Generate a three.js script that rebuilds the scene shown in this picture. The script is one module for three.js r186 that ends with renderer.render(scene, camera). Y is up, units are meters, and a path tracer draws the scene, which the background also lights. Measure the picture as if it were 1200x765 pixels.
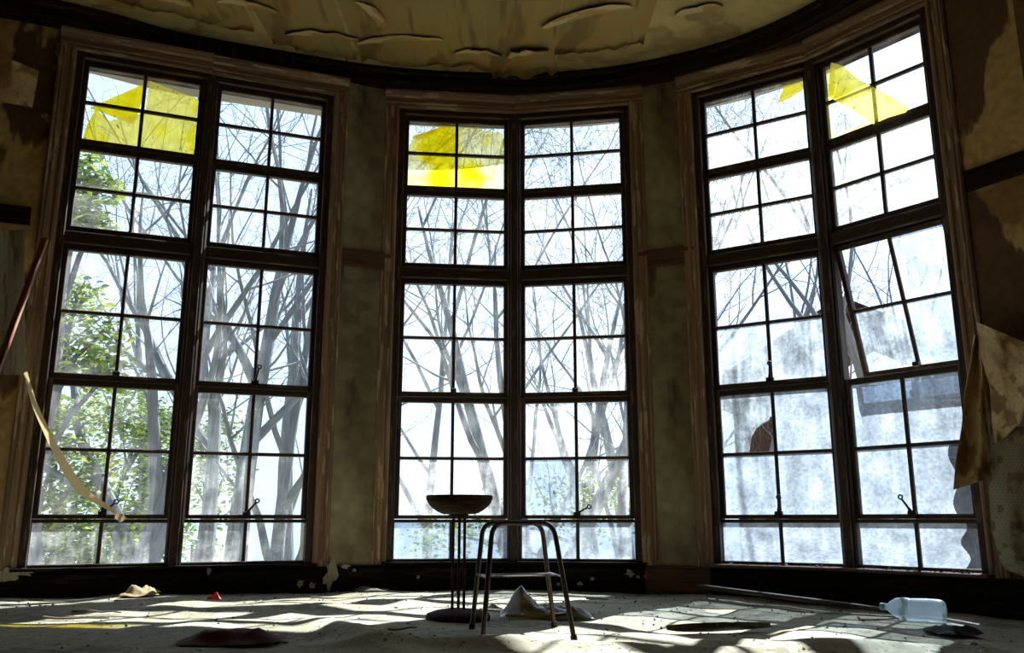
import * as THREE from 'three';
import { mergeGeometries } from 'three/addons/utils/BufferGeometryUtils.js';

// ---------- camera, sky, sun, exposure ----------
const scene = new THREE.Scene();
const R = Math.PI / 180, EYE = 0.456, FPX = 1024.7, PITCH = 12.49 * R;
const camera = new THREE.PerspectiveCamera(2 * Math.atan(382.5 / FPX) / R, 1200 / 765, 0.05, 400);
camera.position.set(0, EYE, 0);
camera.rotation.set(PITCH, 0, 0);
scene.add(camera);

const SUN_AZ = 33.5 * R, SUN_EL = 47 * R;
const sunDir = new THREE.Vector3(Math.sin(SUN_AZ) * Math.cos(SUN_EL), Math.sin(SUN_EL), -Math.cos(SUN_AZ) * Math.cos(SUN_EL));
const sun = new THREE.DirectionalLight(new THREE.Color().setRGB(1, 0.93, 0.8), 20);
sun.position.copy(sunDir).multiplyScalar(40).add(new THREE.Vector3(0, 1, -5));
sun.target.position.set(0, 1, -5);
sun.castShadow = true;
sun.shadow.mapSize.set(4096, 4096);
Object.assign(sun.shadow.camera, { left: -14, right: 14, top: 14, bottom: -14, near: 1, far: 90 });
scene.add(sun, sun.target);

const renderer = new THREE.WebGLRenderer({ antialias: true });
renderer.toneMapping = THREE.LinearToneMapping;
renderer.toneMappingExposure = 1.15;
renderer.shadowMap.enabled = true;

{ // hazy winter sky: pale blue overhead, whiter low down and round the sun
  const W = 512, H = 256, a = new Float32Array(W * H * 4), d = new THREE.Vector3();
  for (let j = 0; j < H; j++) for (let i = 0; i < W; i++) {
    const el = ((j + 0.5) / H - 0.5) * Math.PI, az = ((i + 0.5) / W - 0.5) * 2 * Math.PI;
    d.set(Math.cos(el) * Math.cos(az), Math.sin(el), Math.cos(el) * Math.sin(az));
    const c = Math.max(-1, Math.min(1, d.dot(sunDir))), g = Math.exp(-(1 - c) * 3.2), up = Math.max(0, Math.sin(el));
    const k = 1.22 - 0.22 * up + 0.55 * g, o = (j * W + i) * 4;
    a[o] = k * (0.86 - 0.18 * up + 0.12 * g); a[o + 1] = k * (0.96 - 0.06 * up + 0.03 * g); a[o + 2] = k * 1.06; a[o + 3] = 1;
  }
  const t = new THREE.DataTexture(a, W, H, THREE.RGBAFormat, THREE.FloatType);
  t.mapping = THREE.EquirectangularReflectionMapping; t.magFilter = t.minFilter = THREE.LinearFilter; t.needsUpdate = true;
  scene.background = t;
}

// ---------- helpers ----------
function rng(seed) { let s = seed >>> 0; return () => { s = (s + 0x6d2b79f5) >>> 0; let t = Math.imul(s ^ (s >>> 15), 1 | s); t = (t + Math.imul(t ^ (t >>> 7), 61 | t)) ^ t; return ((t ^ (t >>> 14)) >>> 0) / 4294967296; }; }
const V = (x, y, z) => new THREE.Vector3(x, y, z);
const lerp = (a, b, t) => a + (b - a) * t, clamp = (x, a = 0, b = 1) => Math.min(b, Math.max(a, x));
const sm = (a, b, x) => { const t = clamp((x - a) / (b - a)); return t * t * (3 - 2 * t); };
function hash(x, y, s) { let h = Math.imul(x, 374761393) ^ Math.imul(y, 668265263) ^ Math.imul(s, 2147483647 ^ 0x5bd1e995); h = Math.imul(h ^ (h >>> 13), 1274126177); return ((h ^ (h >>> 16)) >>> 0) / 4294967296; }
function noise(x, y, s = 0, px = 1 << 20, py = px) {
  const i = Math.floor(x), j = Math.floor(y), f = x - i, g = y - j, u = f * f * (3 - 2 * f), v = g * g * (3 - 2 * g);
  const m = (a, p) => ((a % p) + p) % p, i0 = m(i, px), i1 = m(i + 1, px), j0 = m(j, py), j1 = m(j + 1, py);
  return lerp(lerp(hash(i0, j0, s), hash(i1, j0, s), u), lerp(hash(i0, j1, s), hash(i1, j1, s), u), v);
}
// fbm over the unit square that repeats; fx, fy = cells of the first octave
function fbm(u, v, fx, fy, oct, s) { let a = 0, w = 0.5, t = 0; for (let o = 0; o < oct; o++) { a += w * noise(u * fx, v * fy, s + o, fx, fy); t += w; w *= 0.5; fx *= 2; fy *= 2; } return a / t; }
function free(x, y, oct, s) { let a = 0, w = 0.5, t = 0; for (let o = 0; o < oct; o++) { a += w * noise(x, y, s + o); t += w; w *= 0.5; x *= 2; y *= 2; } return a / t; }

// colour and relief textures; metres = side of the repeat
function textures(w, h, mx, my, fn) {
  const c = new Uint8Array(w * h * 4), b = new Uint8Array(w * h * 4);
  for (let j = 0; j < h; j++) for (let i = 0; i < w; i++) {
    const [r, g, bl, hh] = fn(i / w, j / h), o = (j * w + i) * 4;
    c[o] = clamp(r, 0, 255); c[o + 1] = clamp(g, 0, 255); c[o + 2] = clamp(bl, 0, 255); c[o + 3] = 255;
    b[o] = b[o + 1] = b[o + 2] = clamp(hh * 255, 0, 255); b[o + 3] = 255;
  }
  const mk = (d, srgb) => { const t = new THREE.DataTexture(d, w, h); t.wrapS = t.wrapT = THREE.RepeatWrapping; t.magFilter = THREE.LinearFilter; t.minFilter = THREE.LinearMipmapLinearFilter; t.generateMipmaps = true; if (srgb) t.colorSpace = THREE.SRGBColorSpace; t.repeat.set(1 / mx, 1 / my); t.needsUpdate = true; return t; };
  return { map: mk(c, true), bumpMap: mk(b, false) };
}
const mixc = (a, b, t) => [lerp(a[0], b[0], t), lerp(a[1], b[1], t), lerp(a[2], b[2], t)];
function mat(tx, bump, rough = 0.85, extra = {}) { return new THREE.MeshStandardMaterial({ ...tx, bumpScale: bump, roughness: rough, ...extra }); }

class Acc { // collects pieces of one mesh
  constructor() { this.p = []; this.n = []; this.u = []; this.i = []; }
  quad(a, b, c, d, ua, ub, uc, ud) {
    const k = this.p.length / 3, n = V().subVectors(b, a).cross(V().subVectors(d, a)).normalize();
    for (const q of [a, b, c, d]) { this.p.push(q.x, q.y, q.z); this.n.push(n.x, n.y, n.z); }
    for (const q of [ua, ub, uc, ud]) this.u.push(q[0], q[1]);
    this.i.push(k, k + 1, k + 2, k, k + 2, k + 3);
    return this;
  }
  // bar with chamfered long edges; texture v runs along its length
  bar(x0, x1, y0, y1, z0, z1, ch = 0.004) {
    const L = [x1 - x0, y1 - y0, z1 - z0], ax = L.indexOf(Math.max(...L)), b = (ax + 1) % 3, c = (ax + 2) % 3;
    const lo = [x0, y0, z0], hi = [x1, y1, z1]; ch = Math.min(ch, L[b] * 0.3, L[c] * 0.3);
    const prof = [[lo[b] + ch, lo[c]], [hi[b] - ch, lo[c]], [hi[b], lo[c] + ch], [hi[b], hi[c] - ch], [hi[b] - ch, hi[c]], [lo[b] + ch, hi[c]], [lo[b], hi[c] - ch], [lo[b], lo[c] + ch]];
    const pt = (t, q) => { const r = [0, 0, 0]; r[ax] = t; r[b] = q[0]; r[c] = q[1]; return V(...r); };
    let s = (x0 * 7.3 + y0 * 3.1 + z0) % 1;
    for (let k = 0; k < 8; k++) {
      const q = prof[k], w = prof[(k + 1) % 8], len = Math.hypot(w[0] - q[0], w[1] - q[1]);
      this.quad(pt(lo[ax], q), pt(lo[ax], w), pt(hi[ax], w), pt(hi[ax], q), [s, lo[ax]], [s + len, lo[ax]], [s + len, hi[ax]], [s, hi[ax]]);
      s += len;
    }
    for (const e of [0, 1]) {
      const k = this.p.length / 3, t = e ? hi[ax] : lo[ax], n = [0, 0, 0]; n[ax] = e ? 1 : -1;
      for (const q of prof) { const v = pt(t, q); this.p.push(v.x, v.y, v.z); this.n.push(...n); this.u.push(q[0], q[1]); }
      for (let m = 1; m < 7; m++) e ? this.i.push(k, k + m, k + m + 1) : this.i.push(k, k + m + 1, k + m);
    }
    return this;
  }
  // profile [[a, z], ...] drawn along y (vertical) or x
  strip(prof, t0, t1, along, fixed = 0) {
    let s = fixed;
    for (let k = 0; k + 1 < prof.length; k++) {
      const [a, z] = prof[k], [b, w] = prof[k + 1], len = Math.hypot(b - a, w - z);
      const f = along === 'y' ? (q, t, zz) => V(q, t, zz) : (q, t, zz) => V(t, q, zz);
      const A = f(a, t0, z), B = f(b, t0, w), C = f(b, t1, w), D = f(a, t1, z);
      if (along === 'y') this.quad(A, B, C, D, [s, t0], [s + len, t0], [s + len, t1], [s, t1]);
      else this.quad(D, C, B, A, [s, t1], [s + len, t1], [s + len, t0], [s, t0]);
      s += len;
    }
    return this;
  }
  tube(pts, rad, sides = 6, cap = true) {
    const k0 = this.p.length / 3, n = pts.length; let s = 0, ref = V(0.31, 0.17, 0.93);
    const T = V(), N = V(), B = V();
    for (let i = 0; i < n; i++) {
      T.subVectors(pts[Math.min(i + 1, n - 1)], pts[Math.max(i - 1, 0)]).normalize();
      if (i) s += pts[i].distanceTo(pts[i - 1]);
      N.copy(ref).addScaledVector(T, -ref.dot(T)).normalize(); B.crossVectors(T, N); ref = N.clone();
      for (let j = 0; j <= sides; j++) {
        const a = j / sides * 2 * Math.PI, c = Math.cos(a), d = Math.sin(a), nx = N.x * c + B.x * d, ny = N.y * c + B.y * d, nz = N.z * c + B.z * d;
        this.p.push(pts[i].x + nx * rad[i], pts[i].y + ny * rad[i], pts[i].z + nz * rad[i]); this.n.push(nx, ny, nz); this.u.push(j / sides * Math.max(0.02, rad[0] * 6.28), s);
      }
    }
    for (let i = 0; i + 1 < n; i++) for (let j = 0; j < sides; j++) { const a = k0 + i * (sides + 1) + j, b = a + sides + 1; this.i.push(a, a + 1, b + 1, a, b + 1, b); }
    if (cap) for (const e of [0, n - 1]) {
      const k = this.p.length / 3, o = k0 + e * (sides + 1), T2 = V().subVectors(pts[e ? n - 1 : 0], pts[e ? n - 2 : 1]).normalize();
      for (let j = 0; j < sides; j++) { this.p.push(this.p[(o + j) * 3], this.p[(o + j) * 3 + 1], this.p[(o + j) * 3 + 2]); this.n.push(T2.x, T2.y, T2.z); this.u.push(0, 0); }
      for (let j = 1; j + 1 < sides; j++) e ? this.i.push(k, k + j, k + j + 1) : this.i.push(k, k + j + 1, k + j);
    }
    return this;
  }
  geo() {
    const g = new THREE.BufferGeometry();
    g.setAttribute('position', new THREE.Float32BufferAttribute(this.p, 3)); g.setAttribute('normal', new THREE.Float32BufferAttribute(this.n, 3));
    g.setAttribute('uv', new THREE.Float32BufferAttribute(this.u, 2)); g.setIndex(this.i);
    return g;
  }
}
function sheet(f, nx, ny, us = 1, vs = 1) { // surface f(s, t) -> Vector3
  const p = [], u = [], idx = [];
  for (let j = 0; j <= ny; j++) for (let i = 0; i <= nx; i++) { const q = f(i / nx, j / ny); p.push(q.x, q.y, q.z); u.push(i / nx * us, j / ny * vs); }
  for (let j = 0; j < ny; j++) for (let i = 0; i < nx; i++) { const a = j * (nx + 1) + i, b = a + nx + 1; idx.push(a, a + 1, b + 1, a, b + 1, b); }
  const g = new THREE.BufferGeometry(); g.setAttribute('position', new THREE.Float32BufferAttribute(p, 3)); g.setAttribute('uv', new THREE.Float32BufferAttribute(u, 2)); g.setIndex(idx); g.computeVertexNormals();
  return g;
}
const used = {};
function numbered(n) { used[n] = (used[n] ?? -1) + 1; return used[n] ? n + '_' + String(used[n]).padStart(3, '0') : n; }
function tag(o, label, category, group, kind) { Object.assign(o.userData, { label, category }); if (group) o.userData.group = group; if (kind) o.userData.kind = kind; return o; }
function mesh(name, g, m, parent = scene) {
  const o = new THREE.Mesh(g instanceof Acc ? g.geo() : g, m); o.name = parent === scene ? numbered(name) : name; o.castShadow = o.receiveShadow = true; parent.add(o); return o;
}
function group(name, x = 0, y = 0, z = 0, ry = 0) { const o = new THREE.Group(); o.name = numbered(name); o.position.set(x, y, z); o.rotation.y = ry; scene.add(o); return o; }
// direction through a pixel of the photograph, and the point on it at a depth or a height
function ray(px, py) { const u = (px - 600) / FPX, v = (382.5 - py) / FPX, c = Math.cos(PITCH), s = Math.sin(PITCH); return V(u, v * c + s, -(c - v * s)); }
function atDepth(px, py, d) { const r = ray(px, py); return r.multiplyScalar(d / -r.z).add(V(0, EYE, 0)); }
function atHeight(px, py, h) { const r = ray(px, py); return r.multiplyScalar((h - EYE) / r.y).add(V(0, EYE, 0)); }

// ---------- materials ----------
const ridge = (x) => 1 - Math.abs(2 * x - 1);
const M = {};
function woodTex(dark, light, wear, seed, wearAmount) {
  return textures(256, 512, 0.5, 1.6, (u, v) => {
    const g = fbm(u, v, 40, 3, 3, seed), l = fbm(u, v, 6, 2, 4, seed + 9), w = fbm(u, v, 22, 10, 4, seed + 20), sp = noise(u * 90, v * 120, seed + 31, 90, 120);
    let c = mixc(dark, light, clamp(g * 1.2 - 0.2 + (l - 0.5) * 0.7)); const k = sm(wearAmount, wearAmount + 0.08, w + (g - 0.5) * 0.25);
    c = mixc(c, wear, k * 0.75); const d = sp > 0.93 ? 0.6 : 1;
    return [c[0] * d, c[1] * d, c[2] * d, 0.4 + g * 0.4 - k * 0.25];
  });
}
M.frame = mat(woodTex([38, 22, 13], [72, 45, 28], [112, 88, 62], 11, 0.66), 0.002, 0.62);
M.casing = mat(woodTex([116, 90, 68], [174, 140, 108], [198, 176, 144], 41, 0.6), 0.002, 0.8);
M.darkWood = new THREE.MeshPhysicalMaterial({ ...woodTex([30, 19, 11], [52, 33, 19], [78, 54, 34], 71, 0.68), bumpScale: 0.002, roughness: 0.85, specularIntensity: 0.25 });
M.redWood = mat(woodTex([110, 56, 38], [150, 84, 58], [180, 140, 100], 91, 0.66), 0.0015, 0.6);
M.bareWood = mat(woodTex([72, 46, 26], [116, 76, 44], [60, 40, 26], 101, 0.6), 0.002, 0.7);
M.paint = new THREE.MeshPhysicalMaterial({ ...woodTex([18, 13, 9], [30, 21, 14], [48, 36, 25], 121, 0.64), bumpScale: 0.0015, roughness: 0.9, specularIntensity: 0.25 });
M.cream = mat(woodTex([150, 142, 118], [176, 168, 142], [120, 104, 80], 131, 0.6), 0.001, 0.85);
M.plaster = mat(textures(512, 512, 2.2, 2.2, (u, v) => {
  const a = fbm(u, v, 4, 4, 6, 3), b = fbm(u, v, 3, 2, 5, 17), d = fbm(u, v, 40, 40, 3, 23), st = fbm(u, v, 9, 3, 5, 29);
  let c = mixc([136, 126, 94], [170, 159, 124], a); c = mixc(c, [98, 82, 54], sm(0.53, 0.66, b) * 0.6); c = mixc(c, [62, 50, 32], sm(0.6, 0.68, st) * 0.65); c = mixc(c, [150, 142, 112], sm(0.66, 0.7, fbm(u, v, 12, 12, 4, 41)) * 0.4);
  const k = 0.86 + d * 0.28; return [c[0] * k, c[1] * k, c[2] * k, 0.5 + (a - 0.5) * 0.6 + (d - 0.5) * 0.3];
}), 0.006, 0.92);
M.wallpaper = mat(textures(512, 512, 1.6, 1.6, (u, v) => {
  const a = fbm(u, v, 4, 4, 6, 53), b = fbm(u, v, 3, 3, 6, 57), s = fbm(u, v, 5, 2, 6, 63), d = fbm(u, v, 50, 50, 2, 67);
  let c = mixc([178, 144, 90], [208, 176, 116], a); c = mixc(c, [130, 92, 46], sm(0.52, 0.62, b) * 0.75); c = mixc(c, [66, 42, 22], sm(0.58, 0.63, s) * 0.75); c = mixc(c, [178, 160, 118], sm(0.64, 0.66, fbm(u, v, 7, 7, 5, 77)) * 0.6);
  const k = 0.88 + d * 0.24; return [c[0] * k, c[1] * k, c[2] * k, 0.5 + sm(0.52, 0.56, b) * -0.35 + (a - 0.5) * 0.4];
}), 0.008, 0.92);
M.paper = mat(textures(256, 256, 0.6, 0.6, (u, v) => {
  const a = fbm(u, v, 4, 4, 5, 153), b = fbm(u, v, 5, 5, 5, 157), d = fbm(u, v, 40, 40, 2, 167);
  let c = mixc([176, 146, 98], [208, 182, 132], a); c = mixc(c, [120, 86, 48], sm(0.54, 0.66, b) * 0.75); const k = 0.9 + d * 0.2;
  return [c[0] * k, c[1] * k, c[2] * k, a];
}), 0.004, 0.9, { side: THREE.DoubleSide });
M.greyPaper = mat(textures(256, 256, 0.24, 0.24, (u, v) => {
  const a = fbm(u, v, 4, 4, 5, 253), b = fbm(u, v, 3, 3, 5, 257), dots = Math.sin(u * 50.27) * Math.sin(v * 50.27) > 0.55 ? 1 : 0;
  let c = mixc([120, 112, 84], [150, 140, 108], a); c = mixc(c, [92, 82, 58], dots * 0.5); c = mixc(c, [98, 72, 42], sm(0.55, 0.66, b) * 0.7);
  return [...c, a];
}), 0.003, 0.9, { side: THREE.DoubleSide });
M.ceiling = mat(textures(1024, 1024, 4, 4, (u, v) => {
  const a = fbm(u, v, 6, 6, 6, 303), b = fbm(u, v, 4, 4, 6, 311), st = fbm(u, v, 5, 5, 6, 321), d = fbm(u, v, 80, 80, 2, 331), cr = ridge(fbm(u, v, 5, 5, 5, 341));
  let c = mixc([146, 126, 78], [174, 154, 102], a); c = mixc(c, [128, 108, 58], sm(0.48, 0.64, b) * 0.55); c = mixc(c, [112, 86, 46], sm(0.57, 0.6, st) * (1 - sm(0.61, 0.68, st)) * 0.5);
  const crack = sm(0.985, 0.995, cr) * sm(0.5, 0.56, fbm(u, v, 3, 3, 3, 351)); c = mixc(c, [60, 44, 26], crack * 0.9); const k = 0.92 + d * 0.16;
  return [c[0] * k, c[1] * k, c[2] * k, 0.55 + (sm(0.5, 0.56, b) - 0.5) * 0.15 + (a - 0.5) * 0.2 - crack * 0.4];
}), 0.008, 0.92);
M.flap = mat(textures(256, 256, 1, 1, (u, v) => {
  const a = fbm(u, v, 4, 4, 5, 403), b = fbm(u, v, 4, 4, 5, 411); let c = mixc([160, 138, 92], [190, 170, 124], a); c = mixc(c, [136, 102, 48], sm(0.54, 0.62, b) * 0.6); return [...c, a];
}), 0.003, 0.92, { side: THREE.DoubleSide });
M.floor = mat(textures(1024, 1024, 2.6, 2.6, (u, v) => {
  const a = fbm(u, v, 7, 7, 6, 503), b = fbm(u, v, 60, 60, 3, 511), e = fbm(u, v, 5, 5, 5, 521), sp = noise(u * 240, v * 240, 531, 240, 240), s2 = noise(u * 110, v * 110, 541, 110, 110);
  let c = mixc([150, 145, 124], [186, 181, 158], a); c = mixc(c, [116, 108, 86], sm(0.52, 0.64, e) * 0.55); c = mixc(c, [186, 183, 166], sm(0.58, 0.68, b) * 0.5);
  const k = sp > 0.9 ? 0.55 : s2 > 0.93 ? 0.62 : 1; return [c[0] * k, c[1] * k, c[2] * k, 0.3 + a * 0.25 + b * 0.35 + (sp > 0.9 ? 0.12 : 0)];
}), 0.012, 0.95);
M.bark = mat(textures(128, 256, 0.5, 1.2, (u, v) => {
  const a = fbm(u, v, 14, 5, 4, 603), b = fbm(u, v, 3, 3, 4, 611); const c = mixc(mixc([82, 87, 95], [132, 138, 148], a), [98, 104, 98], sm(0.5, 0.7, b) * 0.4); return [...c, a];
}), 0.02, 0.95);
M.twig = new THREE.MeshStandardMaterial({ color: 0x86796c, roughness: 0.95 });
M.leaf = new THREE.MeshPhysicalMaterial({ color: 0xffffff, roughness: 0.9, transmission: 0.5, thickness: 0, side: THREE.DoubleSide, ior: 1.3 });
M.soil = mat(textures(256, 256, 6, 6, (u, v) => { const a = fbm(u, v, 6, 6, 5, 701), b = fbm(u, v, 40, 40, 3, 711); const c = mixc([150, 138, 112], [186, 178, 156], a); const k = 0.8 + b * 0.4; return [c[0] * k, c[1] * k, c[2] * k, b]; }), 0.03, 0.95);
M.metal = new THREE.MeshStandardMaterial({ ...textures(128, 128, 0.12, 0.12, (u, v) => { const a = fbm(u, v, 6, 6, 5, 801), k = sm(0.5, 0.6, a); return [...mixc([60, 54, 48], [74, 50, 36], k), a]; }), bumpScale: 0.0006, roughness: 0.42, metalness: 0.55 });
M.rust = new THREE.MeshPhysicalMaterial({ specularIntensity: 0.3, ...textures(128, 128, 0.2, 0.2, (u, v) => { const a = fbm(u, v, 6, 6, 5, 821), k = sm(0.45, 0.6, a); return [...mixc([40, 22, 15], [70, 40, 25], k), a]; }), bumpScale: 0.001, roughness: 0.8 });
M.iron = new THREE.MeshStandardMaterial({ color: 0x2a221c, roughness: 0.45, metalness: 0.6 });
M.concrete = mat(textures(128, 128, 1.5, 1.5, (u, v) => { const a = fbm(u, v, 5, 5, 5, 841); return [...mixc([120, 116, 108], [156, 152, 142], a), a]; }), 0.004, 0.9);

// dirty glass: roughness 0 is clear, towards 1 the film of dirt scatters light; spread = how patchy the film is
function glass(base, dirt, seed, streak, spread, tint, clearEdge = 0) {
  const w = 112, h = 144, a = new Uint8Array(w * h * 4);
  for (let j = 0; j < h; j++) for (let i = 0; i < w; i++) {
    const u = i / w, v = j / h, e = Math.min(u * 1.2, (1 - u) * 1.2, v, (1 - v) * 1.6);
    const blot = fbm(u, v, 3, 3, 5, seed), fine = fbm(u, v, 24, 30, 3, seed + 7), st = fbm(u, v, 16, 2, 4, seed + 13);
    let r = dirt * (1 + spread * ((blot - 0.5) * 2.6 + 0.55 * sm(0.16, 0.0, e + (blot - 0.5) * 0.25)) + streak * (st - 0.5) * 2) * (0.8 + 0.4 * fine);
    if (hash(i, j, seed + 5) > 0.985) r += 0.2 * dirt + 0.06;
    if (clearEdge && u > 0.72 + 0.06 * Math.sin(v * 9 + seed)) r *= 0.3;
    const o = (j * w + i) * 4; a[o] = a[o + 1] = a[o + 2] = clamp(r, 0, 1) * 255; a[o + 3] = 255;
  }
  const t = new THREE.DataTexture(a, w, h); t.magFilter = THREE.LinearFilter; t.needsUpdate = true;
  return new THREE.MeshPhysicalMaterial({ color: tint, roughness: base, roughnessMap: t, transmission: 1, thickness: 0, ior: 1.45, side: THREE.DoubleSide });
}
const PALE = 0xe0eeff, DUSTY = 0xa6bad2, GRIMY = 0x8496ae;
const G = {
  clean: new THREE.MeshPhysicalMaterial({ color: PALE, roughness: 0.03, transmission: 1, thickness: 0, ior: 1.45, side: THREE.DoubleSide }),
  light: [0, 1, 2, 3].map((k) => glass(0.29, 0.72, 900 + k * 40, 0.4, 0.8, PALE)),
  mid: [0, 1, 2, 3].map((k) => glass(1, 0.34, 1100 + k * 40, 0.5, 0.6, PALE)),
  haze: [0, 1, 2, 3].map((k) => glass(1, 0.52, 1300 + k * 40, 0.3, 0.35, DUSTY)),
  heavy: [0, 1, 2, 3].map((k) => glass(1, 0.68, 1500 + k * 40, 0.15, 0.22, GRIMY)),
  edge: [0, 1].map((k) => glass(1, 0.68, 1700 + k * 40, 0.1, 0.2, GRIMY, 1)),
};

// ---------- plan of the bay: glass lines of the six window leaves, from the photograph ----------
// [x, depth] of the first and last glass edge of each leaf
const LEAVES = [[[-2.809, 5.306], [-2.167, 5.563]], [[-2.036, 5.635], [-1.388, 5.881]], [[-0.775, 6.119], [-0.061, 6.2]], [[0.097, 6.197], [0.803, 6.074]], [[1.398, 5.824], [1.983, 5.448]], [[2.084, 5.322], [2.487, 4.803]]]
  .map(([[x0, d0], [x1, d1]]) => { const L = Math.hypot(x1 - x0, d1 - d0), a = Math.atan2(d1 - d0, x1 - x0); return { x0, d0, x1, d1, L, a, ux: Math.cos(a), ud: Math.sin(a) }; });
// local frame of a leaf: X along the glass, Y up, Z into the room
const toPlan = (f, u, z) => [f.x0 + f.ux * u + f.ud * z, f.d0 + f.ud * u - f.ux * z];
const Y = { t: [3.393, 3.142, 2.882], u: [2.803, 2.546, 2.285], s: [2.126, 1.732, 1.342], b: [1.264, 0.877, 0.491], l: [0.44, 0.201] };
const CEIL = 3.75, ZW = 0.06, JOUT = 0.095; // ceiling height, wall face in front of the glass, jamb beside the glass

const jl = (k) => toPlan(LEAVES[k], -JOUT, ZW), jr = (k) => toPlan(LEAVES[k], LEAVES[k].L + JOUT, ZW);
const corner = (k) => { const p = toPlan(LEAVES[k], LEAVES[k].L, ZW), q = toPlan(LEAVES[k + 1], 0, ZW); return [(p[0] + q[0]) / 2, (p[1] + q[1]) / 2 + 0.005]; };
const PLAN = { left: [[-4.9, 4.36], jl(0)], pierA: [jr(1), jl(2)], pierB: [jr(3), jl(4)], right: [jr(5), [2.735, 4.28], [2.86, 3.7], [2.92, 3.0]] };

function wallRun(name, pts, y0, y1, th, m, label, back = false) {
  const parts = [];
  for (let k = 0; k + 1 < pts.length; k++) {
    const [p, q] = [pts[k], pts[k + 1]], L = Math.hypot(q[0] - p[0], q[1] - p[1]), a = Math.atan2(q[1] - p[1], q[0] - p[0]);
    const g = new Acc().quad(V(0, y0, 0), V(L, y0, 0), V(L, y1, 0), V(0, y1, 0), [p[0], y0], [p[0] + L, y0], [p[0] + L, y1], [p[0], y1])
      .quad(V(L + 0.04, y0, -th), V(-0.04, y0, -th), V(-0.04, y1, -th), V(L + 0.04, y1, -th), [0, y0], [L, y0], [L, y1], [0, y1])
      .quad(V(0, y0, 0), V(0, y1, 0), V(-0.04, y1, -th), V(-0.04, y0, -th), [0, y0], [0, y1], [th, y1], [th, y0])
      .quad(V(L, y0, 0), V(L + 0.04, y0, -th), V(L + 0.04, y1, -th), V(L, y1, 0), [0, y0], [th, y0], [th, y1], [0, y1])
      .quad(V(0, y0, 0), V(-0.04, y0, -th), V(L + 0.04, y0, -th), V(L, y0, 0), [0, 0], [0, th], [L, th], [L, 0])
      .quad(V(0, y1, 0), V(L, y1, 0), V(L + 0.04, y1, -th), V(-0.04, y1, -th), [0, 0], [L, 0], [L, th], [0, th]).geo();
    g.rotateY(a).translate(p[0], 0, -p[1]); parts.push(g);
  }
  return tag(mesh(name, mergeGeometries(parts), m), label, 'wall', undefined, 'structure');
}
const wallLeft = wallRun('wall_left', PLAN.left, -0.2, 3.95, 0.3, M.wallpaper, 'tan papered wall with peeling patches beside the leaning batten');
wallRun('wall_center_left', PLAN.pierA, -0.2, 3.95, 0.3, M.plaster, 'olive plaster pier between the evergreen-view window and the middle window');
wallRun('wall_center_right', PLAN.pierB, -0.2, 3.95, 0.3, M.plaster, 'olive plaster pier with dark water stains beside the frosted window');
const wallRight = wallRun('wall_right', PLAN.right, -0.2, 3.95, 0.3, M.wallpaper, 'stained brown wall with torn wallpaper beside the frosted window');
const runs = [[0, 1], [2, 3], [4, 5]];
for (const [n, [a, b]] of runs.entries()) {
  const w = ['tall window', 'middle window', 'frosted window'][n];
  wallRun('wall_above_window', [jl(a), corner(a), jr(b)], 3.46, 3.95, 0.24, M.darkWood, `dark wooden strip of wall above the ${w}${n ? '' : ' with the folded yellow film'}`);
  wallRun('wall_below_window', [jl(a), corner(a), jr(b)], -0.2, 0.165, 0.24, M.plaster, `low plaster wall under the sill of the ${w}${n ? '' : ' with the folded yellow film'}`);
}
wallRun('wall_side_left', [[-4.9, -4], [-4.9, 4.36]], -0.2, 3.95, 0.3, M.wallpaper, 'papered side wall out of sight beside the batten');
wallRun('wall_back', [[3.1, -4], [-4.9, -4]], -0.2, 3.95, 0.3, M.wallpaper, 'papered wall facing the windows');
wallRun('wall_side_right', [[2.92, 3.0], [3.1, -4]], -0.2, 3.95, 0.3, M.wallpaper, 'papered side wall beyond the torn wallpaper');

// floor: heaped dust and dirt
const bumps = [[-0.62, 3.6, 0.5, 0.1, 0.06, -62], [-0.15, 3.36, 0.5, 0.06, 0.03, 8], [0.35, 3.32, 0.6, 0.07, 0.035, 0], [-1.15, 4.6, 0.7, 0.16, 0.03, 14], [-0.75, 5.1, 0.6, 0.14, 0.025, 20], [-1.9, 4.7, 0.8, 0.15, 0.025, 10], [0.9, 3.5, 0.5, 0.08, 0.03, -14], [1.3, 3.42, 0.4, 0.07, 0.03, 10], [0.55, 3.75, 0.3, 0.1, 0.025, 10], [1.95, 4.05, 0.16, 0.07, 0.025, 0]];
function fh(x, d) {
  let h = -0.012 * x + (free(x * 1.6 + 40, d * 1.6, 3, 61) - 0.5) * 0.05 + (free(x * 6 + 9, d * 6, 2, 71) - 0.5) * 0.012;
  for (const [bx, bd, lx, lw, bh, ang] of bumps) { const c = Math.cos(ang * R), s = Math.sin(ang * R), a = (x - bx) * c + (d - bd) * s, b = -(x - bx) * s + (d - bd) * c; h += bh * Math.exp(-(a * a) / (lx * lx) - (b * b) / (lw * lw)); }
  return h * sm(-1, 2.2, d);
}
{
  const g = sheet((s, t) => { const x = lerp(-5, 3.1, s), d = lerp(2.6, 6.5, t); return V(x, fh(x, d), -d); }, 300, 200);
  const back = sheet((s, t) => { const x = lerp(-5, 3.2, s), d = lerp(-4.1, 2.6, t); return V(x, fh(x, d), -d); }, 60, 40);
  const under = sheet((s, t) => V(lerp(-5.2, 3.4, s), -0.25, -lerp(6.5, -4.3, t)), 1, 1);
  for (const q of [g, back, under]) { const p = q.attributes.position, u = q.attributes.uv; for (let i = 0; i < p.count; i++) u.setXY(i, p.getX(i), p.getZ(i)); }
  tag(mesh('floor', mergeGeometries([g, back, under]), M.floor), 'floor buried under pale grey dust and rippled dirt', 'floor', undefined, 'structure');
}
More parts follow.
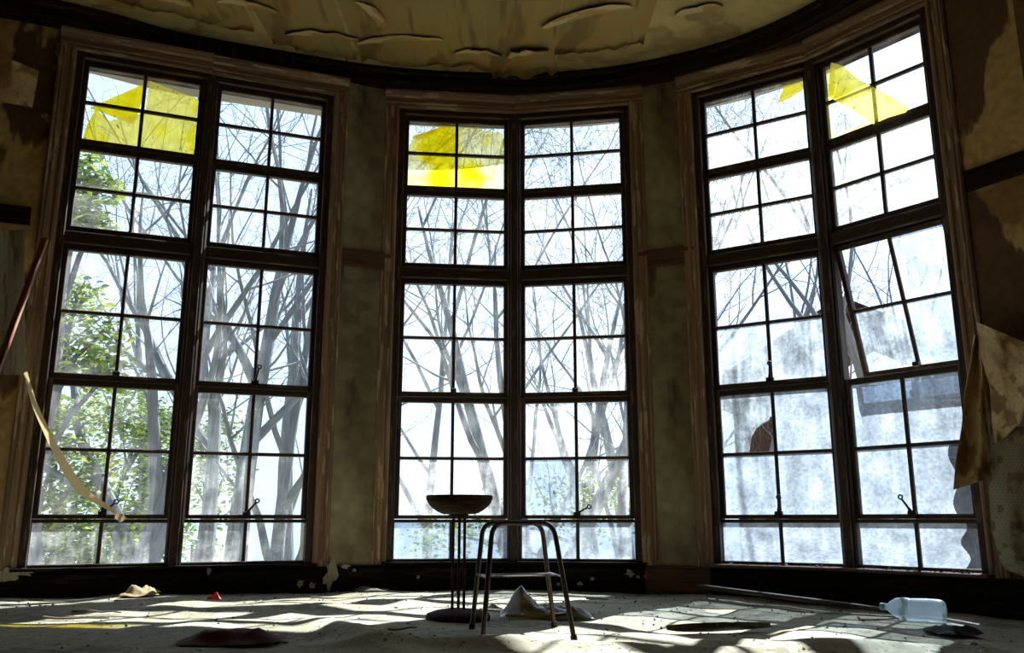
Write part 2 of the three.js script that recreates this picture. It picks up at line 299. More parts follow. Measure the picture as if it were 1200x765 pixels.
// ceiling
const ARC = [[-4.9, 4.2], [-3.6, 4.86], [-3.044, 5.126], [-2.705, 5.304], [-2.383, 5.515], [-1.678, 5.789], [-0.964, 6.012], [0, 6.115], [0.771, 6.012], [1.5, 5.68], [1.87, 5.36], [2.1, 5.05], [2.36, 4.6], [2.56, 4.1], [2.72, 3.5], [2.8, 2.9]];
const arcCurve = new THREE.CatmullRomCurve3(ARC.map(([x, d]) => V(x, 0, -d)));
const arcPts = arcCurve.getSpacedPoints(120);
{
  const c = new Acc(), out = [...arcPts.map((p) => [p.x, p.z]), [3.5, -2.6], [3.5, 4.3], [-5.3, 4.3], [-5.3, -4.2]];
  // the slab reaches past the bay wall
  const poly = [[-5.3, 4.3], [3.5, 4.3], [3.5, -3.2], [3.0, -4.5], [2.5, -5.35], [1.8, -6.0], [0.9, -6.4], [0, -6.5], [-1, -6.4], [-2, -6.0], [-3, -5.6], [-5.3, -4.6]];
  const sh = new THREE.Shape(poly.map(([x, z]) => new THREE.Vector2(x, -z)));
  const g = new THREE.ExtrudeGeometry(sh, { depth: 0.17, bevelEnabled: false }); g.rotateX(-Math.PI / 2).translate(0, CEIL, 0);
  const ce = tag(mesh('ceiling', g, M.ceiling), 'water-stained ceiling of yellowed plaster with cracks and peeling sheets', 'ceiling', undefined, 'structure');
  // peeling plaster sheets hanging from it
  const flaps = [[205, 8, 40, 20, 0.05, 30], [378, 46, 90, 14, 0.035, 8], [470, 52, 110, 16, 0.03, -4], [560, 66, 60, 14, 0.045, 6], [622, 66, 55, 18, 0.07, -20], [690, 24, 120, 20, 0.04, -24], [290, 12, 70, 16, 0.03, 20], [120, 6, 70, 12, 0.03, 14], [820, 14, 60, 12, 0.03, -20], [425, 18, 60, 16, 0.025, 70]];
  for (const [k, [px, py, wpx, hpx, drop, ang]] of flaps.entries()) {
    const p = atHeight(px, py, CEIL), s0 = FPX / Math.hypot(p.x, p.z), w = wpx / s0, dep = hpx / s0 * 2.6, r = rng(k + 5), ph = r() * 9;
    const g2 = sheet((s, t) => {
      const e = 0.5 + 0.5 * free(s * 6 + ph, k, 3, 7), l = dep * (0.35 + 0.65 * e) * (1 - 0.5 * Math.abs(2 * s - 1) ** 3) * t;
      const curl = 0.6 * drop * t * t * (0.4 + 1.0 * free(s * 4 + ph, t * 2, 2, 33));
      return V((s - 0.5) * w, -0.002 - curl, l * (1 - 0.25 * t));
    }, 20, 8, w, dep);
    const f = mesh('peeling_sheet', g2, M.flap, ce); f.position.copy(p); f.position.y = CEIL; f.rotation.y = ang * R;
  }
}
{ // the old paper layer, let go of the ceiling along a ragged edge a hand's breadth from the cornice
  const ce = scene.getObjectByName('ceiling'), lay = mat(textures(256, 256, 1.4, 1.4, (u, v) => { const a = fbm(u, v, 4, 4, 5, 433), b = fbm(u, v, 3, 3, 5, 441), st = fbm(u, v, 12, 2, 4, 447); let c = mixc([120, 102, 56], [154, 132, 78], a); c = mixc(c, [150, 112, 54], sm(0.5, 0.62, b) * 0.6); c = mixc(c, [88, 68, 34], sm(0.6, 0.7, st) * 0.5); return [...c, a]; }), 0.004, 0.92, { side: THREE.DoubleSide });
  const edge = (x) => { let k = 0; while (k < 119 && arcPts[k + 1].x < x) k++; const p = arcPts[k], q = arcPts[k + 1]; return lerp(p.z, q.z, clamp((x - p.x) / (q.x - p.x))); };
  for (const [k, [x0, x1, off, drop]] of [[-2.6, -1.75, 0.34, 0.03], [-1.72, -1.16, 0.2, 0.035], [-1.14, -0.2, 0.2, 0.04], [-0.18, 0.32, 0.16, 0.06], [0.34, 0.95, 0.42, 0.04]].entries()) {
    const g = sheet((u, t) => { const x = lerp(x0, x1, u), rag = (free(u * 7 + k * 5, k, 4, 19) - 0.5) * 0.16, z = edge(x) + off + rag + 0.9 * t * t, c = Math.exp(-t * 14) * drop * (0.25 + 1.3 * free(u * 5 + k * 3, 2, 3, 47)); return V(x + 0.05 * (1 - t) * Math.sin(u * 6 + k), CEIL - 0.003 - c, z); }, 40, 24, x1 - x0, 0.9);
    mesh('peeling_sheet', g, lay, ce);
  }
}
// dark cornice that follows the arc between ceiling and window heads
{
  const prof = [[-0.09, 0], [-0.09, -0.03], [-0.075, -0.045], [-0.075, -0.115], [-0.06, -0.13], [-0.06, -0.148], [0.14, -0.152]], a = new Acc();
  const nor = arcPts.map((p, i) => { const t = V().subVectors(arcPts[Math.min(i + 1, 120)], arcPts[Math.max(i - 1, 0)]).normalize(); return V(t.z, 0, -t.x); });
  let run = 0;
  for (let i = 0; i < 120; i++) {
    const st = arcPts[i].distanceTo(arcPts[i + 1]);
    let s = 0;
    for (let k = 0; k + 1 < prof.length; k++) {
      const P = (q, n, w) => V(q.x + n.x * w[0], CEIL + w[1], q.z + n.z * w[0]), len = Math.hypot(prof[k + 1][0] - prof[k][0], prof[k + 1][1] - prof[k][1]);
      a.quad(P(arcPts[i], nor[i], prof[k + 1]), P(arcPts[i + 1], nor[i + 1], prof[k + 1]), P(arcPts[i + 1], nor[i + 1], prof[k]), P(arcPts[i], nor[i], prof[k]), [s + len, run], [s + len, run + st], [s, run + st], [s, run]);
      s += len;
    }
    run += st;
  }
  tag(mesh('trim_1', a, M.darkWood), 'dark curved cornice running between ceiling and window heads', 'cornice', undefined, 'structure');
}
// picture rails on the outer walls and scars of it on the piers
function wallRail(name, p, q, y0, y1, z0, z1, m, label, cat) {
  const L = Math.hypot(q[0] - p[0], q[1] - p[1]), a = Math.atan2(q[1] - p[1], q[0] - p[0]);
  const o = tag(mesh(name, new Acc().bar(0, L, y0, y1, z0, z1, 0.006).bar(0, L, y1 - 0.03, y1, z0, z1 + 0.012, 0.004), m), label, cat, undefined, 'structure');
  o.position.set(p[0], 0, -p[1]); o.rotation.y = a; return o;
}
wallRail('trim_2', [-4.9, 4.36], [-2.995, 5.165], 2.24, 2.35, 0, 0.03, M.darkWood, 'dark picture rail on the tan papered wall', 'rail');
wallRail('trim_3', PLAN.right[1], PLAN.right[0].map((v, i) => lerp(v, PLAN.right[1][i], 0.22)), 2.24, 2.36, -0.03, 0, M.darkWood, 'dark picture rail on the torn wallpaper wall', 'rail');
for (const [n, pr] of [PLAN.pierA, PLAN.pierB].entries()) {
  const f = (t) => pr[0].map((v, i) => lerp(v, pr[1][i], t));
  wallRail('trim_' + (4 + n), f(0.02), f(0.98), 2.2, 2.32, 0, 0.008, M.bareWood, n ? 'stained rail strip on the pier beside the frosted window' : 'stained rail strip on the pier next to the middle window', 'rail');
}

// ---------- windows ----------
const CW = 0.105; // casing width
const casingProf = (x0, w, flip) => { const p = [[0, 0], [0, 0.022], [0.012, 0.03], [0.026, 0.024], [0.034, 0.03], [0.07, 0.022], [0.08, 0.03], [0.095, 0.03], [0.105, 0.02], [0.105, 0]]; const q = p.map(([a, z]) => [x0 + (flip ? CW - a : a) * (w / CW), ZW + z]); return flip ? q.reverse() : q; };
const munt = 0.011;
function sash(parent, f, y, opt) { // y = [top, ..., bottom] glass levels; panes two wide
  const { st = 0.03, rt = 0.035, rb = 0.035, panes, name = 'sash', latch, knob, open } = opt, top = y[0], bot = y[y.length - 1], x0 = opt.x0 ?? 0, x1 = opt.x1 ?? f.L, xm = (x0 + x1) / 2;
  const a = new Acc(), oy = open ? top + rt : 0, z0 = -0.022, z1 = 0.022;
  a.bar(x0 - st, x0, bot - rb - oy, top + rt - oy, z0, z1).bar(x1, x1 + st, bot - rb - oy, top + rt - oy, z0, z1);
  a.bar(x0, x1, top - oy, top + rt - oy, z0, z1).bar(x0, x1, bot - rb - oy, bot - oy, z0, z1);
  const o = mesh(name, a, M.frame, parent); o.position.set(f.x0, oy, -f.d0); o.rotation.order = 'YXZ'; o.rotation.y = f.a; if (open) o.rotation.x = open;
  mesh('muntin', new Acc().bar(xm - munt, xm + munt, bot - oy, top - oy, -0.014, 0.016, 0.005), M.frame, o);
  if (y.length === 3) for (const [p, q] of [[x0, xm - munt], [xm + munt, x1]]) mesh('muntin', new Acc().bar(p, q, y[1] - munt - oy, y[1] + munt - oy, -0.014, 0.016, 0.005), M.frame, o);
  for (let r = 0; r + 1 < y.length; r++) for (let c = 0; c < 2; c++) {
    const m = panes[r * 2 + c]; if (!m) continue;
    const pa = c ? xm : x0, pb = c ? x1 : xm, ya = y[r + 1] - oy, yb = y[r] - oy;
    let g;
    if (m.hole) { // pane with a broken corner: hole given in fractions of the pane
      const sh = new THREE.Shape([[0, 0], [1, 0], [1, 1], [0, 1]].map(([u, v]) => new THREE.Vector2(lerp(pa, pb, u), lerp(ya, yb, v))));
      sh.holes.push(new THREE.Path(m.hole.map(([u, v]) => new THREE.Vector2(lerp(pa, pb, u), lerp(ya, yb, v)))));
      g = new THREE.ShapeGeometry(sh); const p = g.attributes.position, u = g.attributes.uv; for (let i = 0; i < p.count; i++) u.setXY(i, (p.getX(i) - pa) / (pb - pa), (p.getY(i) - ya) / (yb - ya));
    } else g = sheet((s, t) => V(lerp(pa, pb, s), lerp(ya, yb, t), 0), 1, 1);
    mesh('pane', g, m.hole ? m.m : m, o);
  }
  if (latch !== undefined) { // iron casement stay with a ring end
    const b = new Acc().bar(xm - 0.024, xm + 0.024, bot - 0.022 - oy, bot + 0.02 - oy, 0.016, 0.045, 0.008), L = 0.085, s = Math.sin(latch * R), c = Math.cos(latch * R);
    const p0 = V(xm, bot + 0.01 - oy, 0.045), p1 = V(xm + s * L, bot + 0.01 + c * L - oy, 0.06);
    b.tube([p0, p0.clone().lerp(p1, 0.4), p1], [0.011, 0.007, 0.006], 6);
    const rg = new THREE.TorusGeometry(0.012, 0.005, 6, 12); rg.translate(p1.x + s * 0.012, p1.y + c * 0.012, p1.z);
    mesh('latch', mergeGeometries([b.geo(), rg]), M.iron, o);
  } else if (knob) mesh('latch', new Acc().bar(xm - 0.02, xm + 0.02, bot - 0.006 - oy, bot + 0.026 - oy, 0.012, 0.045, 0.012), M.iron, o);
  return o;
}
function windowUnit(n, ka, kb, spec, label) {
  const w = new THREE.Group(); w.name = 'window_' + n; scene.add(w); tag(w, label, 'window', undefined, 'structure');
  const piece = (name, f, acc, m) => { const o = mesh(name, acc, m, w); o.position.set(f.x0, 0, -f.d0); o.rotation.y = f.a; return o; };
  const HEAD = Y.t[0] + 0.04, bottom = 0.165;
  for (const [side, k] of [[0, ka], [1, kb]]) {
    const f = LEAVES[k], sp = spec[side], jx = side ? [f.L + 0.03, f.L + JOUT] : [-JOUT, -0.03], out = side ? f.L + JOUT : -JOUT;
    piece('jamb', f, new Acc().bar(jx[0], jx[1], bottom, HEAD + 0.05, -0.06, ZW + 0.004), M.frame);
    piece('casing_board', f, new Acc().strip(side ? casingProf(out - 0.02, CW, true) : casingProf(out + 0.02 - CW, CW, false), 0.165, 3.5, 'y', k * 0.13), M.casing);
    const e0 = side ? -0.075 : out + 0.02 - CW, e1 = side ? out - 0.02 + CW : f.L + 0.075;
    // head casing with a projecting cap
    const prof = [[3.47, 0], [3.47, 0.022], [3.485, 0.03], [3.5, 0.024], [3.51, 0.03], [3.55, 0.024], [3.56, 0.04], [3.58, 0.055], [3.6, 0.055], [3.61, 0.04], [3.61, 0]].map(([y, z]) => [y, ZW + z]);
    piece('head_casing', f, new Acc().strip(prof, e0, e1, 'x', k * 0.2), M.casing);
    piece('head_frame', f, new Acc().bar(-0.07, f.L + 0.07, HEAD - 0.003, 3.5, -0.06, ZW + 0.004), M.frame);
    piece('transom_bar', f, new Acc().bar(-0.03, f.L + 0.03, 2.163, 2.248, -0.045, 0.045, 0.008), M.frame);
    piece('lower_bar', f, new Acc().bar(-0.03, f.L + 0.03, 0.44, 0.462, -0.03, 0.03), M.frame);
    piece('bottom_rail', f, new Acc().bar(-0.035, f.L + 0.035, 0.165, 0.201, -0.035, 0.03), M.frame);
    sash(w, f, Y.t, { panes: sp.t, rb: 0.038 });
    sash(w, f, Y.u, { panes: sp.u, rt: 0.038 });
    sash(w, f, Y.s, { panes: sp.s, latch: sp.ls, knob: sp.ls === undefined, open: sp.open, rb: 0.036 });
    sash(w, f, Y.b, { panes: sp.b, latch: sp.lb, rt: 0.038, rb: 0.026 });
    const fixed = sash(w, f, Y.l, { panes: sp.l, name: 'fixed_light', st: 0.006, rt: 0.001, rb: 0.001, x0: -0.027, x1: f.L + 0.027 });
  }
  const fa = LEAVES[ka], fb = LEAVES[kb], c = [(fa.x1 + fb.x0) / 2, (fa.d1 + fb.d0) / 2], am = (fa.a + fb.a) / 2;
  const mu = mesh('mullion', new Acc().bar(-0.05, 0.05, bottom, 3.47, -0.06, 0.05, 0.012).bar(-0.028, 0.028, bottom, 3.46, 0.05, 0.07, 0.008), M.frame, w);
  mu.position.set(c[0], 0, -c[1]); mu.rotation.y = am;
  return w;
}
const four = (m, s = 0) => [0, 1, 2, 3].map((k) => m[(k + s) % m.length]), two = (m, s = 0) => [m[s % m.length], m[(s + 1) % m.length]];
const holed = { m: G.haze[1], hole: [[0.985, 0.02], [0.985, 0.62], [0.93, 0.6], [0.9, 0.54], [0.78, 0.5], [0.66, 0.42], [0.56, 0.28], [0.52, 0.12], [0.5, 0.02]] };
windowUnit(1, 0, 1, [
  { t: four(G.light), u: four(G.light, 1), s: four(G.light, 2), b: four(G.light, 3), l: two(G.mid), lb: 48 },
  { t: four(G.light, 2), u: four(G.light, 3), s: four(G.light), b: [G.light[1], G.light[2], G.mid[0], G.mid[1]], l: two(G.mid, 1), ls: 12, lb: 38 },
], 'tall paned window with folded yellow film, looking onto evergreen leaves and tree trunks');
windowUnit(2, 2, 3, [
  { t: four(G.light, 1), u: four(G.light), s: four(G.light, 3), b: [G.light[0], G.light[2], G.mid[2], G.mid[3]], l: two(G.haze) },
  { t: four(G.light, 2), u: four(G.light, 1), s: [G.light[1], G.light[3], G.light[0], G.mid[1]], b: [G.mid[1], G.light[2], G.haze[0], G.mid[0]], l: two(G.haze, 2), lb: 62 },
], 'tall paned window with flat yellow film, behind the stool and the dish stand');
windowUnit(3, 4, 5, [
  { t: four(G.mid, 1), u: four(G.mid), s: [G.clean, G.clean, G.haze[2], G.haze[3]], b: [holed, G.heavy[0], G.heavy[1], G.heavy[2]], l: two(G.heavy), ls: 6, lb: 8 },
  { t: four(G.light), u: four(G.mid, 2), s: [G.clean, G.haze[0], G.haze[1], G.heavy[3]], b: [G.heavy[2], G.heavy[3], G.heavy[1], G.edge[0]], l: [G.heavy[0], G.edge[1]], lb: -30, open: 15 * R },
], 'tall frosted dirty window with a broken pane, above the plastic bottle');

// ---------- baseboards ----------
const chipShape = (r, w, h) => { const n = 19, pts = []; for (let k = 0; k < n; k++) { const a = k / n * 2 * Math.PI, q = 0.45 + 0.75 * r(); pts.push(new THREE.Vector2(Math.cos(a) * q * w / 2, Math.sin(a) * q * h / 2)); } return new THREE.Shape(pts); };
function baseboard(name, segs, m, label, chips = []) {
  const g = group(name); tag(g, label, 'baseboard', undefined, 'structure'); const r = rng(name.length * 77);
  for (const [p, q, ledge] of segs) {
    const L = Math.hypot(q[0] - p[0], q[1] - p[1]), a = Math.atan2(q[1] - p[1], q[0] - p[0]);
    const b = mesh('board', new Acc().bar(-0.008, L + 0.008, -0.12, 0.15, 0.002, 0.045, 0.006).bar(-0.004, L + 0.004, 0.1505, 0.165, 0.002, 0.03, 0.004), m, g); b.position.set(p[0], 0, -p[1]); b.rotation.y = a;
    if (ledge) { const s = mesh('sill_board', new Acc().bar(-0.01, L + 0.01, 0.166, 0.184, -0.09, 0.02 + ledge, 0.004), ledge > 0.05 ? M.bareWood : m, g); s.position.set(p[0], 0, -p[1]); s.rotation.y = a; }
  }
  for (const [px, py, wpx, hpx, seg] of chips) { // places where the dark paint has flaked off
    const [p, q] = segs[seg], L = Math.hypot(q[0] - p[0], q[1] - p[1]), a = Math.atan2(q[1] - p[1], q[0] - p[0]), rd = ray(px, py), nx = Math.sin(a), nz = Math.cos(a);
    const t = ((p[0] + nx * 0.045) * nx + (-p[1] + nz * 0.045) * nz) / (rd.x * nx + rd.z * nz), hit = rd.clone().multiplyScalar(t).add(V(0, EYE, 0)), sc = t / FPX;
    const ch = mesh('bare_patch', new THREE.ExtrudeGeometry(chipShape(r, wpx * sc, hpx * sc), { depth: 0.0015, bevelEnabled: false }), M.cream, g); ch.position.copy(hit); ch.rotation.y = a;
  }
}
baseboard('baseboard_left', [[PLAN.left[0], PLAN.left[1]], [jl(0), corner(0), 0.03], [corner(0), jr(1), 0.03]], M.paint, 'black baseboard with flaked paint under the evergreen-view window', [[8, 673, 34, 16, 0], [30, 670, 20, 10, 1], [245, 668, 5, 12, 2], [352, 684, 10, 10, 2], [366, 686, 8, 8, 2]]);
baseboard('baseboard_center_left', [[jr(1), jl(2)]], M.paint, 'black baseboard with a cream bare patch under the plaster pier', [[388, 674, 18, 34, 0], [404, 664, 12, 5, 0], [415, 668, 6, 4, 0]]);
baseboard('baseboard_center', [[jl(2), corner(2), 0.03], [corner(2), jr(3), 0.03]], M.paint, 'black baseboard with cream paint chips behind the stool', [[738, 672, 12, 10, 1], [760, 676, 12, 10, 1], [748, 676, 6, 4, 1], [680, 684, 8, 5, 1], [694, 678, 5, 5, 1], [490, 676, 4, 5, 0], [654, 684, 6, 5, 1]]);
baseboard('baseboard_center_right', [[jr(3), jl(4)]], M.bareWood, 'bare brown baseboard under the stained pier');
baseboard('baseboard_right', [[jl(4), corner(4), 0.09], [corner(4), jr(5), 0.09], [jr(5), PLAN.right[1]], [PLAN.right[1], PLAN.right[2]]], M.paint, 'dark baseboard with a worn sill ledge under the frosted window');

// ---------- yellow film on the top panes ----------
const film = (dark, seed) => {
  const t = textures(128, 128, 0.7, 0.7, (u, v) => { const a = fbm(u, v, 3, 3, 4, seed), b = fbm(u, v, 16, 16, 3, seed + 5), sp = noise(u * 60, v * 60, seed + 9, 60, 60); let c = mixc([250, 226, 14], [255, 247, 185], sm(0.35, 0.65, a) * (1 - dark)); const k = sp > 0.95 ? 0.45 : 0.9 + 0.15 * b; return [c[0] * k, c[1] * k, c[2] * k, 0]; });
  return new THREE.MeshPhysicalMaterial({ map: t.map, roughness: 0.72, transmission: 0.95, thickness: 0, ior: 1.3, side: THREE.DoubleSide });
};
const filmA = film(0.4, 2001), filmB = film(0, 2051), filmC = film(0.7, 2101);
function filmSheet(name, k, pts, z, m, label, parent) {
  const f = LEAVES[k], g = new THREE.ShapeGeometry(new THREE.Shape(pts.map(([u, y]) => new THREE.Vector2(u, y)))), o = mesh(name, g, m, parent ?? scene);
  if (!parent) { const q = toPlan(f, 0, z); o.position.set(q[0], 0, -q[1]); o.rotation.y = f.a; tag(o, label, 'film'); } else o.position.z = z;
  return o;
}
const fA = filmSheet('yellow_film', 0, [[0.0, 2.885], [0.69, 2.885], [0.69, 3.31], [0.37, 3.388], [0.36, 3.14], [0.24, 3.1], [0.15, 3.05], [0.06, 3.12], [0.02, 3.0]], -0.03, filmA, 'yellow plastic film with a folded corner on the window looking onto evergreen leaves');
filmSheet('folded_corner', 0, [[0.02, 3.13], [0.36, 3.385], [0.3, 3.06]], -0.02, filmC, '', fA);
const fC = filmSheet('yellow_film', 2, [[0.0, 2.885], [0.715, 2.885], [0.715, 3.35], [0.45, 3.388], [0.27, 3.388], [0.03, 3.29], [0.0, 3.2]], -0.03, filmB, 'yellow plastic film stretched flat across four panes behind the dish stand');
filmSheet('folded_corner', 2, [[0.02, 3.3], [0.05, 3.27], [0.29, 3.388], [0.24, 3.392]], -0.02, filmC, '', fC);
filmSheet('yellow_film', 4, [[0.5, 3.27], [0.6, 3.29], [0.69, 3.33], [0.69, 3.388], [0.56, 3.388]], -0.03, filmC, 'small scrap of yellow film at the top of the frosted window');
const fF = filmSheet('yellow_film', 5, [[0.07, 3.4], [0.15, 3.34], [0.25, 3.2], [0.4, 3.05], [0.55, 2.885], [0.53, 2.862], [0.42, 2.872], [0.32, 2.865], [0.18, 3.02], [0.03, 3.17]], 0.035, filmA, 'torn strip of yellow film hanging across the frosted window');
filmSheet('torn_edge', 5, [[0.0, 2.89], [0.0, 3.385], [0.07, 3.39], [0.04, 3.17], [0.02, 3.1], [0.03, 2.92], [0.3, 2.9], [0.31, 2.885]], -0.05, filmB, '', fF);

// ---------- left wall: batten and paper strip ----------
{
  const p0 = atDepth(-14, 462, 4.6), p1 = atDepth(53, 280, 5.02), L = p0.distanceTo(p1), o = mesh('wooden_batten', new Acc().bar(-0.018, 0.018, 0, L, -0.012, 0.012, 0.003), M.redWood);
  o.position.copy(p0); o.quaternion.setFromUnitVectors(V(0, 1, 0), V().subVectors(p1, p0).normalize()); tag(o, 'thin reddish wooden batten leaning loose beside the window casing', 'batten');
  const strip = [[30, 436, 5.02], [40, 472, 4.98], [58, 512, 4.95], [80, 553, 4.98], [100, 578, 5.03], [122, 592, 5.06], [134, 600, 5.05], [145, 610, 5.0]].map(([x, y, d]) => atDepth(x, y, d)), cv = new THREE.CatmullRomCurve3(strip);
  const g = sheet((s, t) => { const c = cv.getPoint(t), tw = Math.sin(t * 7) * 0.8, w = (0.014 + 0.024 * Math.sin(Math.min(1, t * 1.25) * Math.PI) + (t > 0.9 ? 0.022 : 0)); return V(c.x + (s - 0.5) * w * Math.cos(tw * 0.5) * 1.3, c.y + (s - 0.5) * w * 0.6, c.z + (s - 0.5) * w * Math.sin(tw)); }, 3, 48, 0.05, 1);
  tag(mesh('paper_strip', g, new THREE.MeshPhysicalMaterial({ color: 0xe8cf98, roughness: 0.95, transmission: 0.45, thickness: 0, side: THREE.DoubleSide })), 'curled cream paper strip dangling from casing to window latch', 'strip');
}
// wallpaper hanging off the right wall
function hang(name, m, rows, label, seed, us) { // rows: [pxA, pxB, py, depthA, depthB] from top to bottom
  const g = sheet((s, t) => {
    const k = Math.min(rows.length - 2, Math.floor(t * (rows.length - 1))), q = t * (rows.length - 1) - k, a = rows[k], b = rows[k + 1], m2 = a.map((v, i) => lerp(v, b[i], q));
    const fold = Math.sin(s * 9 + seed + t * 2) * 0.018 + (free(s * 4 + seed, t * 6, 3, seed) - 0.5) * 0.06;
    return atDepth(lerp(m2[0], m2[1], s), m2[2] + (m2[5] ?? 0) * (s - 0.5), lerp(m2[3], m2[4], s) - 0.03 + fold);
  }, 22, 34, us, us * 2);
  return tag(mesh(name, g, m), label, 'wallpaper');
}
hang('hanging_wallpaper', M.paper, [[1141, 1148, 392, 4.62, 4.6, 0], [1137, 1153, 425, 4.6, 4.56, 6], [1130, 1155, 460, 4.58, 4.52, 4], [1127, 1157, 500, 4.56, 4.5, 2], [1120, 1160, 540, 4.55, 4.48, 0], [1117, 1160, 567, 4.54, 4.47, -14]], 'long tan wallpaper flap hanging over the window casing', 3, 0.3);
hang('hanging_wallpaper', M.paper, [[1144, 1215, 392, 4.55, 4.15, 30], [1150, 1210, 425, 4.5, 4.12, 10], [1160, 1206, 460, 4.46, 4.12, 10], [1162, 1196, 495, 4.46, 4.2, 0], [1166, 1180, 515, 4.46, 4.36, -8]], 'curled brown wallpaper flap with torn dark edges on the stained wall', 8, 0.4);
hang('hanging_wallpaper', M.greyPaper, [[1162, 1235, 500, 4.5, 4.1, 0], [1158, 1236, 560, 4.47, 4.06, 0], [1162, 1237, 620, 4.44, 4.03, 0], [1170, 1238, 662, 4.42, 4.0, 24], [1176, 1238, 678, 4.42, 4.0, 24]], 'grey patterned wallpaper sheet sagging off the wall to the floor', 14, 0.5);
{ // flap on the other wall
  const g = sheet((s, t) => { const p = atDepth(lerp(2, 46, s) - 8 * t, lerp(75, 118, t) + 8 * s, lerp(4.98, 5.1, s)); p.z += 0.09 * (1 - t) * (1 - Math.abs(2 * s - 1)); return p; }, 10, 10, 0.3, 0.3);
  tag(mesh('peeling_wallpaper', g, M.paper), 'small peeled wallpaper patch high on the tan wall', 'wallpaper');
  const g2 = sheet((s, t) => { const p = atDepth(lerp(-30, 32, s), lerp(270, 440, t), lerp(4.9, 5.05, s)); p.z += 0.02 + 0.012 * Math.sin(s * 7 + t * 3); return p; }, 12, 16, 0.4, 0.9);
  tag(mesh('peeling_wallpaper', g2, M.cream), 'cream paper panel on the wall behind the leaning batten', 'wallpaper');
}

// ---------- stool frame ----------
{
  const feet = { nl: atHeight(565.5, 754, 0), nr: atHeight(673, 750, 0), fl: atHeight(553, 740, 0), fr: atHeight(649.5, 735, 0) };
  const H = 0.445, top = { nl: V(-0.078, H, -3.6), nr: V(0.168, H, -3.66), fl: V(-0.122, H, -3.8), fr: V(0.128, H, -3.88) };
  for (const k in feet) feet[k].y = fh(feet[k].x, -feet[k].z) + 0.004;
  const b = V().add(feet.nl).add(feet.nr).add(feet.fl).add(feet.fr).multiplyScalar(0.25); b.y = fh(b.x, -b.z);
  const st = group('stool', b.x, b.y, b.z); tag(st, 'bare rusty tubular stool frame without its seat, on the dirt', 'stool');
  const U = (a, at, ct, c) => { // bent tube: foot, shoulder, top bar, shoulder, foot
    const pts = [], q = (p) => p.clone().sub(b), sa = at.clone().lerp(a, 0.12), sc = ct.clone().lerp(c, 0.12), ia = at.clone().lerp(ct, 0.2), ic = ct.clone().lerp(at, 0.2);
    for (let i = 0; i <= 6; i++) pts.push(q(a.clone().lerp(sa, i / 6)));
    for (let i = 1; i <= 6; i++) pts.push(q(new THREE.QuadraticBezierCurve3(sa, at, ia).getPoint(i / 6)));
    for (let i = 1; i <= 3; i++) pts.push(q(ia.clone().lerp(ic, i / 3)));
    for (let i = 1; i <= 6; i++) pts.push(q(new THREE.QuadraticBezierCurve3(ic, ct, sc).getPoint(i / 6)));
    for (let i = 1; i <= 6; i++) pts.push(q(sc.clone().lerp(c, i / 6)));
    return new Acc().tube(pts, pts.map(() => 0.01), 10);
  };
  mesh('leg_hoop', U(feet.nl, top.nl, top.nr, feet.nr), M.metal, st);
  mesh('leg_hoop', U(feet.fl, top.fl, top.fr, feet.fr), M.metal, st);
  const at = (k, y) => feet[k].clone().lerp(top[k], (y - feet[k].y) / (H - feet[k].y)).sub(b);
  const br = (p, q, w, h) => { const L = p.distanceTo(q), o = mesh('brace', new Acc().bar(-w / 2, w / 2, -h / 2, h / 2, 0, L, 0.002), M.metal, st); o.position.copy(p); o.quaternion.setFromUnitVectors(V(0, 0, 1), V().subVectors(q, p).normalize()); };
  for (const [p, q] of [['nl', 'fl'], ['nr', 'fr']]) br(at(p, 0.235), at(q, 0.235), 0.02, 0.005);
  br(at('nl', 0.235).lerp(at('fl', 0.235), 0.35), at('nr', 0.235).lerp(at('fr', 0.235), 0.35), 0.05, 0.005);
  br(at('nl', 0.235).lerp(at('fl', 0.235), 0.75), at('nr', 0.235).lerp(at('fr', 0.235), 0.75), 0.03, 0.005);
  for (const t of [0.3, 0.7]) br(top.nl.clone().lerp(top.nr, t).sub(b).add(V(0, 0.008, 0)), top.fl.clone().lerp(top.fr, t).sub(b).add(V(0, 0.008, 0)), 0.03, 0.004);
  for (const k in feet) { const c = mesh('foot_cap', new Acc().tube([V(0, -0.006, 0), V(0, 0.02, 0)], [0.014, 0.013], 10), M.iron, st); c.position.copy(feet[k]).sub(b); c.quaternion.setFromUnitVectors(V(0, 1, 0), V().subVectors(top[k], feet[k]).normalize()); }
}
// ---------- dish stand ----------
{
  const c = atDepth(537, 700, 4.25), x = c.x, d = 4.25, y0 = fh(x, d), st = group('dish_stand', x, y0, -d); tag(st, 'rusty standing dish on three rods and a round base', 'stand');
  const lathe = (pts) => new THREE.LatheGeometry(pts.map(([r, y]) => new THREE.Vector2(r, y)), 40);
  mesh('base', lathe([[0, -0.03], [0.147, -0.03], [0.15, 0.018], [0.145, 0.03], [0.11, 0.042], [0.06, 0.05], [0.045, 0.05], [0, 0.05]]), M.rust, st);
  const top = 0.572 - y0, g = lathe([[0, top - 0.085], [0.075, top - 0.088], [0.092, top - 0.082], [0.11, top - 0.073], [0.128, top - 0.06], [0.143, top - 0.045], [0.153, top - 0.031], [0.152, top - 0.026], [0.158, top - 0.022], [0.159, top - 0.004], [0.154, top], [0.15, top - 0.004], [0.148, top - 0.02], [0.11, top - 0.05], [0.07, top - 0.07], [0, top - 0.072]]);
  mesh('dish', g, M.rust, st);
  for (const [dx, dz] of [[-0.027, 0.006], [0.0, -0.02], [0.027, 0.012]]) mesh('rod', new Acc().tube([V(dx, 0.04, dz), V(dx, top - 0.083, dz)], [0.0068, 0.0068], 10), M.rust, st);
  mesh('collar', lathe([[0.02, top - 0.1], [0.042, top - 0.1], [0.044, top - 0.086], [0.02, top - 0.086]]), M.rust, st);
}
